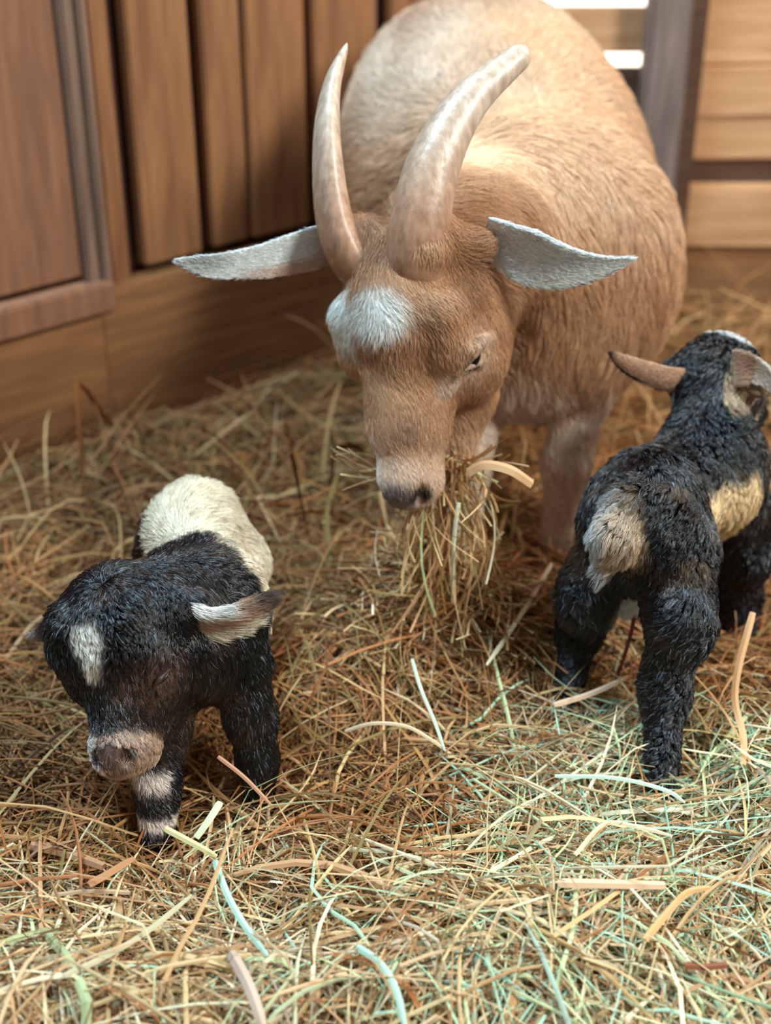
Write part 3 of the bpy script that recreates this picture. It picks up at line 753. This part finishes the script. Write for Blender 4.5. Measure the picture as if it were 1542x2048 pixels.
make_fur('fur', Vk, Qk, kb.N, 200000, kid_field, kid_col, kbody, M_FURK, rad=.00023, seed=31, lift=.36, clump=.75, nclump=9000, curl=.15, glint=.08, grav=.15, skip=kid_skip, wob=.45, wfreq=40, cvar=.5)

def tube(name, pts, rads, mat, parent, label=None, n=14):
    c = catmull(pts, n); rr = np.interp(np.linspace(0, 1, n), np.linspace(0, 1, len(rads)), rads); tg = nrm(np.gradient(c, axis=0))
    sd = nrm(np.cross(tg, A3(.3, .2, 1))); up = np.cross(tg, sd)
    rg = np.array([[c[i] + (sd[i] * math.cos(a) + up[i] * math.sin(a)) * rr[i] for a in np.linspace(0, 2 * math.pi, 10, endpoint=False)] for i in range(n)])
    V, Fc = loft(rg); o = np_mesh(name, V, Fc, mat, parent)
    if label: o['label'] = label
    return o
em2, enm2 = kb.hit(327, 1353)
tube('eye', [e1 + n1_ * .002, em2 + enm2 * .0035 + A3(.0, 0, -.002), e2 + n2_ * .002], [.0006, .0017, .0007], simple_mat('closed_lashes', (.006, .005, .005), .3), kid, 'closed eye with dark lashes')
tube('eyelid', [e1 + n1_ * .002, em + enm * .0045 + A3(-.002, 0, .002), e2 + n2_ * .002], [.0008, .0024, .0010], simple_mat('kid_eyelid', (.05, .03, .025), .5), kid, 'brown upper lid')
def kid_ear_col(V, N, t, v, inner):
    C = np.tile(A3(.62, .42, .31), (len(V), 1)); C = mixc(C, A3(.86, .80, .68), (v < -.35) * (t < .75) * 1.0)
    C = mixc(C, A3(.84, .82, .80), (v > .55) * (t < .6) * .9)
    return mixc(C, A3(.05, .035, .035), sstep(.62, .85, t) * .9)
make_ear([at(372, 1222, .880), at(410, 1238, .875), at(455, 1236, .872), at(500, 1218, .872), at(534, 1199, .874)],
         [(0, .013), (.2, .0150), (.5, .0130), (.75, .008), (.9, .004), (1, .001)], (0.15, -.35, 1), .3, kid, kid_ear_col, 10000, .017, M_FUR, 33, label='tan and white ear with a dark tip', thick=.0018, lift=.3)
make_ear([at(135, 1235, .895), at(105, 1255, .905), at(80, 1270, .915), at(58, 1274, .93)],
         [(0, .009), (.4, .008), (.7, .005), (1, .001)], (0.3, -.35, 1), .2, kid, lambda V, N, t, v, inner: mixc(np.tile(A3(.10, .08, .09), (len(V), 1)), A3(.75, .68, .68), sstep(.5, .9, t) * .6), 4000, .008, M_FUR, 34, label='small dark ear pointing away', thick=.0018)
for p, hd_ in zip(legs_k, ((0, -1), (.1, -1), (0, -1), (0, -1))): hoof(A3(p[0], p[1] - .002, .0), hd_, .0125, kid, M_HOOF)

# ================================================================== right kid (seen from behind)
kid2 = empty('goat_kid', (.26, 1.05, 0)); tag(kid2, 'shaggy black goat kid with a cream side band, standing with its rump to the camera', 'baby goat', 'newborn goat kids')
rb = Body()
G = Frame(at(1426, 662, 1.185), A3(.60, .62, -.50), A3(.1, .45, 1))
BD = nrm(A3(.09, .125, 0)); RC = A3(.225, 1.015, .198)
rb.ell(RC, (.042, .055, .056), k=.03, flow=(-.3, -.6, -.8), L=.015)
rb.cone(RC + A3(-.005, .01, .008), (.292, 1.115, .196), .042, .043, .03, flow=(-.3, -.4, -.8), L=.014)
rb.ell((.302, 1.130, .188), (.044, .056, .052), k=.03, flow=(.3, -.3, -.8), L=.014)
rb.cone((.305, 1.130, .215), G(.01, -.050), .035, .029, .025, flow=(0, -.2, -1), L=.012)
rb.ell(G(.028, -.038), (.044, .040, .038), G, .018, flow=-G.F - G.U * .6, L=.010)
rb.cone(G(.045, -.045), G(.100, -.050), .030, .019, .016, flow=G.F, L=.007)
rb.cone(G(.030, -.068), G(.095, -.066), .024, .014, .016, flow=G.F, L=.008)
for s in (-1, 1): rb.cone(G(.012, -.040, s * .030), G(.010, -.045, s * .046), .015, .010, .012, flow=G.S * s, L=.010)
legs_r = []
for pts, rr in ((((.198, 1.020, .180), (.176, 1.010, .125), (.180, 1.050, .068), (.164, 1.005, .020)), (.029, .021, .0150, .0110)),
                (((.247, 1.000, .185), (.247, .958, .140), (.237, .940, .078), (.231, .890, .018)), (.031, .024, .0155, .0115)),
                (((.335, 1.135, .150), (.345, 1.130, .100), (.348, 1.135, .055), (.350, 1.120, .015)), (.030, .021, .0160, .0140)),
                (((.285, 1.150, .150), (.284, 1.150, .100), (.284, 1.155, .055), (.286, 1.150, .015)), (.028, .020, .0150, .0140))):
    for i in range(3): rb.cone(pts[i], pts[i + 1], rr[i], rr[i + 1], .020, flow=(0, -.1, -1), L=(.015, .013, .008)[i])
    legs_r.append(pts[-1])
rb.cone(at(1262, 1010, .985), at(1232, 1075, .965), .017, .015, .016, flow=(-.4, -.2, -1), L=.018)
rb.cone(at(1232, 1075, .965), at(1210, 1132, .962), .012, .006, .010, flow=(-.4, -.2, -1), L=.022)
rb.cone((.215, 1.02, .135), (.217, 1.02, .118), .016, .010, .014, flow=(0, 0, -1), L=.014)
Vr, Qr = rb.mesh(0.0026)
tl1, tl2 = rb.hit(1225, 1050)[0], rb.hit(1218, 1110)[0]; tl3 = rb.hit(1258, 1075)[0]
def kid2_col(P, N=None):
    bk = A3(.004, .0035, .005); br = A3(.10, .065, .04); cr = A3(.84, .64, .38); wh = A3(.84, .84, .84); tn = A3(.50, .36, .24)
    n2 = noise3(P, 24, 80); n1 = noise3(P, 25, 30)
    C = np.tile(bk, (len(P), 1)); C = mixc(C, br, .55 * sstep(.1, 1, n2) * sstep(.10, .2, P[:, 2]) * (P[:, 2] < .25))
    a = (P - RC) @ BD
    band = sstep(.036, .044, a + .003 * n2) * (1 - sstep(.118, .126, a + .003 * n2)) * (1 - sstep(.212, .222, P[:, 2] + .004 * n2)) * sstep(.105, .115, P[:, 2])
    C = mixc(C, cr, band * (P[:, 0] > .2))
    tail = np.maximum(blob(P, tl1, (.017, .03, .028), .4), blob(P, tl2, (.012, .03, .018), .4))
    C = mixc(C, A3(.60, .64, .68), tail); C = mixc(C, tn, blob(P, tl3, (.018, .03, .034), .4) * .9)
    C = mixc(C, wh, blob(P, (.216, 1.02, .118), (.022, .035, .026), .4))
    C = mixc(C, tn, sstep(.3, 1.1, n1 + .5 * n2) * .35 * (a > .05) * (P[:, 2] > .215) * (P[:, 2] < .25))
    l = G.local(P)
    C = mixc(C, wh, blob(l, (.030, .0, -.004), (.020, .012, .022), .3) * (P[:, 2] > .28))
    C = mixc(C, tn, (l[:, 2] < -.026) * (l[:, 0] > -.03) * (P[:, 2] > .255) * (l[:, 0] > -.012) * (1 - sstep(.05, .07, l[:, 0])) * (l[:, 1] < -.02) * .75)
    return C
rbody = np_mesh('body', Vr, Qr, M_SKIN, kid2, kid2_col(Vr) * .7)
make_fur('fur', Vr, Qr, rb.N, 190000, lambda P: rb.fields(P, .006), kid2_col, rbody, M_FURK, rad=.00024, seed=41, lift=.46, clump=.85, nclump=6500, curl=.45, glint=.08, grav=.1, wob=.6, wfreq=50, cvar=.5)
def kid2_ear_col(V, N, t, v, inner):
    C = np.tile(A3(.62, .40, .28), (len(V), 1)); return mixc(C, A3(.05, .03, .025), np.maximum(sstep(.8, .98, t), (v < -.75) * sstep(.3, .5, t)))
make_ear([at(1362, 765, 1.155), at(1325, 758, 1.150), at(1280, 742, 1.142), at(1245, 725, 1.138), at(1220, 708, 1.138)],
         [(0, .014), (.3, .0125), (.6, .0100), (.85, .0055), (1, .001)], (0.1, -.3, 1), .15, kid2, kid2_ear_col, 7000, .005, M_FUR, 43, label='pinkish tan ear with a dark rim', thick=.0016)
make_ear([at(1468, 735, 1.140), at(1500, 738, 1.130), at(1530, 755, 1.125), at(1560, 790, 1.12)],
         [(0, .017), (.35, .0135), (.7, .008), (1, .001)], (0.4, -.3, 1), .15, kid2, lambda V, N, t, v, inner: mixc(np.tile(A3(.62, .42, .31), (len(V), 1)), A3(.82, .80, .78), sstep(.3, .45, t)), 7000, .006, M_FUR, 44, label='pale ear drooping to the right', thick=.0016)
for p in legs_r: hoof(A3(p[0], p[1], .0), (.4, .9), .0125, kid2, M_HOOF)
# umbilical cord hanging between the hind legs
cs = catmull([(.222, 1.02, .118), (.219, 1.01, .095), (.212, 1.005, .062), (.205, 1.0, .040)], 14)
rg = np.array([[c + A3(math.cos(a), math.sin(a), 0) * (.0022 - .0009 * i / 13) for a in np.linspace(0, 6.283, 10, endpoint=False)] for i, c in enumerate(cs)])
Vc, Fc = loft(rg); o = np_mesh('umbilical_cord', Vc, Fc, simple_mat('dried_cord', (.22, .02, .03), .5), kid2); o['label'] = 'thin dark red cord hanging between the hind legs'
for k_, pts_ in enumerate(LASH): tube('eyelid', pts_, [.0008, .0016 if k_ == 0 else .0024, .0008], simple_mat('lid_rim', (.012, .009, .008) if k_ == 0 else (.20, .12, .09), .4), goat, 'dark lower lid' if k_ == 0 else 'heavy upper lid')
#--HAY--
# ================================================================== hay
def ribbons(name, P, W, C, nrmls, mat=None, fold=0.35):
    """P (n, s, 3) centre lines, W (n, s) half widths, C (n, 3) colours, nrmls (n, s, 3) blade normals: folded blades"""
    n, s, _ = P.shape
    tg = nrm(np.gradient(P, axis=1)); sd = nrm(np.cross(tg, nrmls)); up = np.cross(sd, tg)
    V = np.stack([P - sd * W[..., None], P + up * (W * fold)[..., None], P + sd * W[..., None], P - up * (W * .25)[..., None]], 2)   # n, s, 4, 3
    base = (np.arange(n)[:, None, None] * s + np.arange(s - 1)[None, :, None]) * 4
    k = np.arange(4)[None, None, :]; k2 = (k + 1) % 4
    Q = np.stack([base + k, base + k2, base + 4 + k2, base + 4 + k], -1).reshape(-1, 4)
    return np_mesh(name, V.reshape(-1, 3), Q, mat or M_HAY, None, np.repeat(C, s * 4, 0), smooth=False)
OLD = A3((.33, .145, .05), (.46, .235, .09), (.15, .062, .024), (.26, .17, .06), (.60, .38, .18), (.40, .155, .055))
FRESH = A3((.70, .50, .27), (.42, .62, .45), (.54, .60, .34), (.50, .29, .14), (.46, .34, .22), (.80, .70, .47))
def fresh(x, y):
    n = .5 * np.sin(23 * x + 4) * np.sin(19 * y) + .3 * np.sin(47 * x - 31 * y)
    a = 1 - sstep(.735, .80, y + .02 * n)
    b_ = 1 - sstep(.75, 1.15, np.sqrt(((x - .235) / .205) ** 2 + ((y - .80) / .21) ** 2) + .12 * n)
    c_ = 1 - sstep(.6, 1.2, np.sqrt(((x + .115) / .05) ** 2 + ((y - .815) / .07) ** 2) + .12 * n)
    return np.maximum(np.maximum(a, b_), c_ * .8)
def scatter(n, g, seg=7, region=None, lmin=.04, lmax=.17, wid=(.0006, .0014), thick=.02, tilt=.12):
    m = int(n * .75); px = g.uniform(-120, 1660, m); py = g.uniform(560, 2200, m)
    d = FWD[None] + ((px - 771) / F_PX)[:, None] * RGT + ((1024 - py) / F_PX)[:, None] * UPV
    p = CAMP + d * (-CAM_H / d[:, 2])[:, None]
    x = np.concatenate([p[:, 0], g.uniform(-.9, 1.0, n - m)]); y = np.concatenate([p[:, 1], g.uniform(.5, 2.2, n - m)])
    ok = (((x - WL0[0]) * WLN[0] + (y - WL0[1]) * WLN[1]) > .02) & (y < YR - .03)
    if region is not None: ok &= region(x, y, g)
    x, y = x[ok], y[ok]; n = len(x)
    L = lmin + (lmax - lmin) * g.random(n) ** 1.7; th = g.uniform(0, 2 * math.pi, n) * .55 + .9 * np.sin(3 * x + 5 * y) + .4 * np.pi * (g.random(n) < .3)
    cv = g.normal(size=n) * .08; kink = np.where(g.random(n) < .22, g.normal(size=n) * .9, 0); kj = g.integers(1, seg - 1, n)
    P = np.zeros((n, seg, 3)); cx, cy = x - L / 2 * np.cos(th), y - L / 2 * np.sin(th); a = th - cv * seg / 2
    zoff = thick * g.random(n) ** 1.2; slope = g.normal(size=n) * tilt; arch = g.uniform(0, .012, n) * (L / .1)
    bm = g.normal(size=n) * .004
    for j in range(seg):
        t = j / (seg - 1)
        P[:, j, 0] = cx; P[:, j, 1] = cy
        P[:, j, 2] = gz(cx, cy) + zoff + np.abs(slope) * L * (t if True else 0) * (np.where(slope > 0, t, 1 - t) / max(t, .001) if t > 0 else np.where(slope > 0, 0, 1)) + arch * math.sin(math.pi * t) + bm * math.sin(2 * math.pi * t)
        a = a + cv + np.where(kj == j, kink, 0)
        cx = cx + L / (seg - 1) * np.cos(a); cy = cy + L / (seg - 1) * np.sin(a)
    pd = (P[..., 0] - WL0[0]) * WLN[0] + (P[..., 1] - WL0[1]) * WLN[1]
    keep = (pd.min(1) > .004) & (P[..., 1].max(1) < YR - .01); P, L = P[keep], L[keep]; n = len(P)
    w = wid[0] + (wid[1] - wid[0]) * g.random(n) ** 2.2; w = np.where(g.random(n) < .05, w * 1.9, w)
    prof = np.interp(np.linspace(0, 1, seg), [0, .1, .8, 1], [.75, 1, .85, .35])
    W = w[:, None] * prof[None]
    N = nrm(np.stack([g.normal(size=n), g.normal(size=n), np.abs(g.normal(size=n)) + .6], 1))[:, None, :] + np.zeros((n, seg, 1))
    return P, W, N
def hay_cols(n, g, pal, wts, jit=.16):
    c = pal[g.choice(len(pal), n, p=np.array(wts) / sum(wts))]; return np.clip(c * g.uniform(1 - jit, 1 + jit, (n, 1)) * g.uniform(.94, 1.06, (n, 3)), 0, 1)
g = np.random.default_rng(77)
P, W, N = scatter(40000, g, region=lambda x, y, g: g.random(len(x)) > fresh(x, y) * .75, wid=(.0007, .0016), thick=.026, lmin=.05, lmax=.2)
o = ribbons('hay_bedding', P, W, hay_cols(len(P), g, OLD, [3, 3, 2, 2, 1.0, 2.2]), N)
tag(o, 'brown matted hay bedding spread over the whole stall floor', 'hay', kind='stuff')
P, W, N = scatter(36000, g, region=lambda x, y, g: g.random(len(x)) < fresh(x, y) * .9, wid=(.0006, .0019), thick=.036, lmin=.05, lmax=.18, tilt=.12)
Cr = hay_cols(len(P), g, FRESH, [2.6, 2.2, 2.4, 2.4, .8, 1.8]); Cl = hay_cols(len(P), g, FRESH, [4, .45, 1.2, 4, 1.4, 1.6])
side = (P[:, 3, 0] + .06 * g.normal(size=len(P)) > .03)[:, None]
o = ribbons('fresh_hay', P, W, np.where(side, Cr, Cl), N)
tag(o, 'pale greenish fresh hay heaped in the foreground and around the right kid', 'hay', kind='stuff')
# far, loosely standing stems near the wall
P, W, N = scatter(2600, g, region=lambda x, y, g: (y > 1.25), wid=(.0012, .0028), thick=.04, lmin=.08, lmax=.2, tilt=.35)
o = ribbons('loose_hay', P, W, hay_cols(len(P), g, OLD, [2, 4, 1, 1, 3, 2]), N)
tag(o, 'loose coarse hay lying against the wooden wall and behind the goat', 'hay', kind='stuff')

def strand(p0, p1, sag, g, seg=9, kink=0.0):
    t = np.linspace(0, 1, seg)[:, None]; q = np.asarray(p0) * (1 - t) + np.asarray(p1) * t
    q = q + np.asarray(sag) * np.sin(np.pi * t) + g.normal(size=3) * kink * (t ** 1.5); return q
# hay in the mouth and the wisp under it
mouth = H(.200, -.078, .012); PL, WL, NL = [], [], []
for i in range(120):
    a0 = mouth + g.normal(size=3) * A3(.012, .008, .006)
    b0 = at(g.uniform(790, 1010), g.uniform(1030, 1290), g.uniform(1.01, 1.10))
    PL.append(strand(a0, b0, (g.normal() * .012, g.normal() * .012, 0), g, kink=.006)); WL.append(g.uniform(.0005, .0012))
for i in range(46):
    a0 = mouth + g.normal(size=3) * A3(.010, .006, .006)
    b0 = at(g.uniform(655, 780), g.uniform(885, 985), g.uniform(1.06, 1.10)) if i < 24 else at(g.uniform(930, 1060), g.uniform(880, 1010), g.uniform(1.03, 1.08))
    PL.append(strand(at(g.uniform(780, 830), g.uniform(925, 965), 1.085) if i < 24 else a0, b0, (0, 0, g.normal() * .008), g, kink=.004)); WL.append(g.uniform(.0005, .0012))
PL = np.array(PL); WL = np.array(WL)[:, None] * np.ones((1, 9)); NN = nrm(g.normal(size=(len(PL), 1, 3)) + A3(0, -1, .3)) + np.zeros((len(PL), 9, 1))
o = ribbons('hay_mouthful', PL, WL, hay_cols(len(PL), g, np.vstack([FRESH[[0, 2, 3, 5]], OLD[[1, 4]]]), [3, .8, 3, 1.2, 3, 3]), NN)
tag(o, 'mouthful of hay stems held in the mother goat\'s lips', 'hay', kind='stuff')
n = 2600; cx = .045 + g.normal(size=n) * .062; cy = 1.10 + g.normal(size=n) * .055; r = np.sqrt(((cx - .045) / .09) ** 2 + ((cy - 1.1) / .09) ** 2)
z0 = gz(cx, cy) + .01 + .075 * np.exp(-r ** 2) * g.random(n); th = g.uniform(0, 6.28, n); el_ = g.uniform(-.5, 1.1, n) * np.exp(-r * .4); L = g.uniform(.03, .11, n)
t = np.linspace(-.5, .5, 7)[None, :, None]; D = np.stack([np.cos(th) * np.cos(el_), np.sin(th) * np.cos(el_), np.sin(el_)], 1)[:, None]
P = np.stack([cx, cy, z0], 1)[:, None] + D * t * L[:, None, None] + A3(0, 0, -1) * (t * t) * (L * g.uniform(.1, .7, n))[:, None, None] + np.cross(D, A3(0, 0, 1)) * (t * t - .1) * (L * g.normal(size=n) * .4)[:, None, None]
N = nrm(g.normal(size=(n, 1, 3))) + np.zeros((n, 7, 1)); W = g.uniform(.0005, .0012, n)[:, None] * np.ones((1, 7))
o = ribbons('hay_wisp', P, W, hay_cols(n, g, np.vstack([FRESH[[0, 5]], OLD]), [3, 1.5, 2, 3, 1, 1, 2, 3]), N)
tag(o, 'small tangled heap of hay on the floor under the goat\'s nose', 'hay', kind='stuff')

def straw(label, px, z, hw, col, name='straw', taper=True, group=None, pos=None):
    """one stem lying or leaning in the hay; px = points seen from above, z = heights over the floor"""
    if pos is None:
        q = []
        for (x, y), zz in zip(px, z):
            for _ in range(2):
                p = atz(x, y, zz); zz = max(zz, float(gz(p[0], p[1])) + (.060 if fresh(p[0], p[1]) > .3 else .044))
            q.append(atz(x, y, zz))
    q = np.array(q if pos is None else pos)
    q = catmull(q, 5 * len(q)) if len(q) > 2 else np.linspace(q[0], q[1], 8)
    n = len(q); t = np.linspace(0, 1, n); w = 1.15 * hw * np.interp(t, [0, .06, .85, 1], [.8, 1, .9, .5 if taper else .85])
    o = ribbons(name, q[None], w[None], A3(*col)[None], np.tile(A3(0, -.6, 1.0), (1, n, 1)).reshape(1, n, 3), fold=.5)
    tag(o, label, name.replace('_', ' ')); return o
MINT, PALE, TAN, ORG, GRN = (.50, .72, .58), (.80, .68, .46), (.66, .44, .26), (.50, .24, .11), (.66, .68, .42)
straw('broad split tan straw lying flat on the fresh hay below the right kid', [(1115, 1766), (1220, 1768), (1330, 1771)], (.050, .054, .050), .0030, (.78, .54, .36), taper=False)
straw('pinkish tan flat straw leaning across the left hind leg of the right kid', [(1108, 1410), (1180, 1388), (1252, 1356)], (.045, .055, .062), .0024, (.74, .50, .34))
straw('dark brown splinter of wood on the hay near the lower right corner', [(1368, 1931), (1410, 1934), (1454, 1930)], (.052, .056, .052), .0022, (.26, .09, .045), 'wood_splinter', taper=False)
straw('long mint green blade curving down to the bottom edge of the hay', [(714, 1893), (758, 1925), (790, 1975), (812, 2060)], (.045, .05, .05, .045), .0022, MINT)
straw('pale kinked stem standing up left of the fresh heap', [(824, 1318), (842, 1378), (868, 1440), (890, 1502)], (.07, .062, .055, .045), .0014, (.62, .68, .52))
straw('long tan curved stem arching over the hay left of the fresh heap', [(690, 1462), (745, 1447), (810, 1452), (860, 1478), (907, 1512)], (.035, .05, .055, .05, .04), .0015, (.74, .56, .36))
straw('flat yellow green straw beside the front hoof of the left kid', [(330, 1657), (385, 1686), (434, 1713)], (.062, .058, .05), .0022, (.68, .62, .32))
straw('short flat pale green straw pointing up in front of the left kid', [(441, 1604), (418, 1640), (392, 1676)], (.066, .06, .052), .0026, (.68, .70, .48), taper=False)
straw('mint green bent blade running down the hay in front of the left kid', [(430, 1722), (455, 1790), (492, 1855), (535, 1912)], (.06, .058, .054, .046), .0022, MINT)
straw('broad greyish tan blade reaching the bottom edge under the left kid', [(462, 1905), (492, 1960), (512, 2010), (528, 2062)], (.05, .05, .048, .045), .0034, (.62, .46, .36))
straw('long olive stem slanting across the hay at the lower left', [(128, 1952), (200, 1918), (290, 1866), (384, 1790)], (.045, .05, .052, .05), .0020, (.56, .50, .32))
straw('orange brown flat straw beside the front hoof of the left kid, in darker hay', [(177, 1770), (222, 1744), (268, 1716)], (.026, .030, .034), .0026, ORG)
straw('broad reddish brown straw lying in the dark hay at the far left', [(60, 1690), (130, 1706), (208, 1733)], (.026, .028, .026), .0032, (.52, .27, .15), taper=False)
straw('tall tan stalk standing up at the right edge beside the right kid', [(1506, 1225), (1478, 1330), (1470, 1400), (1486, 1470), (1488, 1530)], (.12, .09, .07, .05, .03), .0028, (.70, .42, .22))
straw('pale straight stem leaning over the hay left of the right kid', [(1103, 1128), (1060, 1200), (1015, 1270), (973, 1330)], (.075, .062, .052, .040), .0019, (.74, .66, .44))
straw('pale green strand hanging under the goat\'s chin', None, None, .0016, (.74, .76, .58), pos=[at(918, 1005, 1.035), at(910, 1060, 1.03), at(906, 1130, 1.03), at(904, 1205, 1.04)])
straw('reddish stem crossing the dark foreleg of the left kid', [(436, 1513), (490, 1556), (542, 1610)], (.085, .072, .055), .0015, (.56, .28, .17))
straw('flat tan husk sticking out of the goat\'s mouth to the right', None, None, .0046, (.62, .36, .19), pos=[at(935, 945, 1.045), at(970, 930, 1.04), at(1020, 940, 1.03), at(1064, 968, 1.03)], taper=False)
straw('long pale mint stem lying across the top of the fresh heap', [(1110, 1552), (1230, 1556), (1330, 1580), (1370, 1605)], (.052, .060, .058, .05), .0016, (.60, .76, .62))
straw('pale yellow stem bent over in the fresh heap under the right kid', [(1150, 1710), (1210, 1648), (1280, 1655), (1345, 1672)], (.050, .066, .062, .052), .0015, (.80, .66, .42))
straw('orange straw fork near the lower right of the fresh hay', [(1290, 1880), (1340, 1820), (1375, 1785), (1420, 1775)], (.046, .055, .056, .05), .0022, (.70, .40, .18))
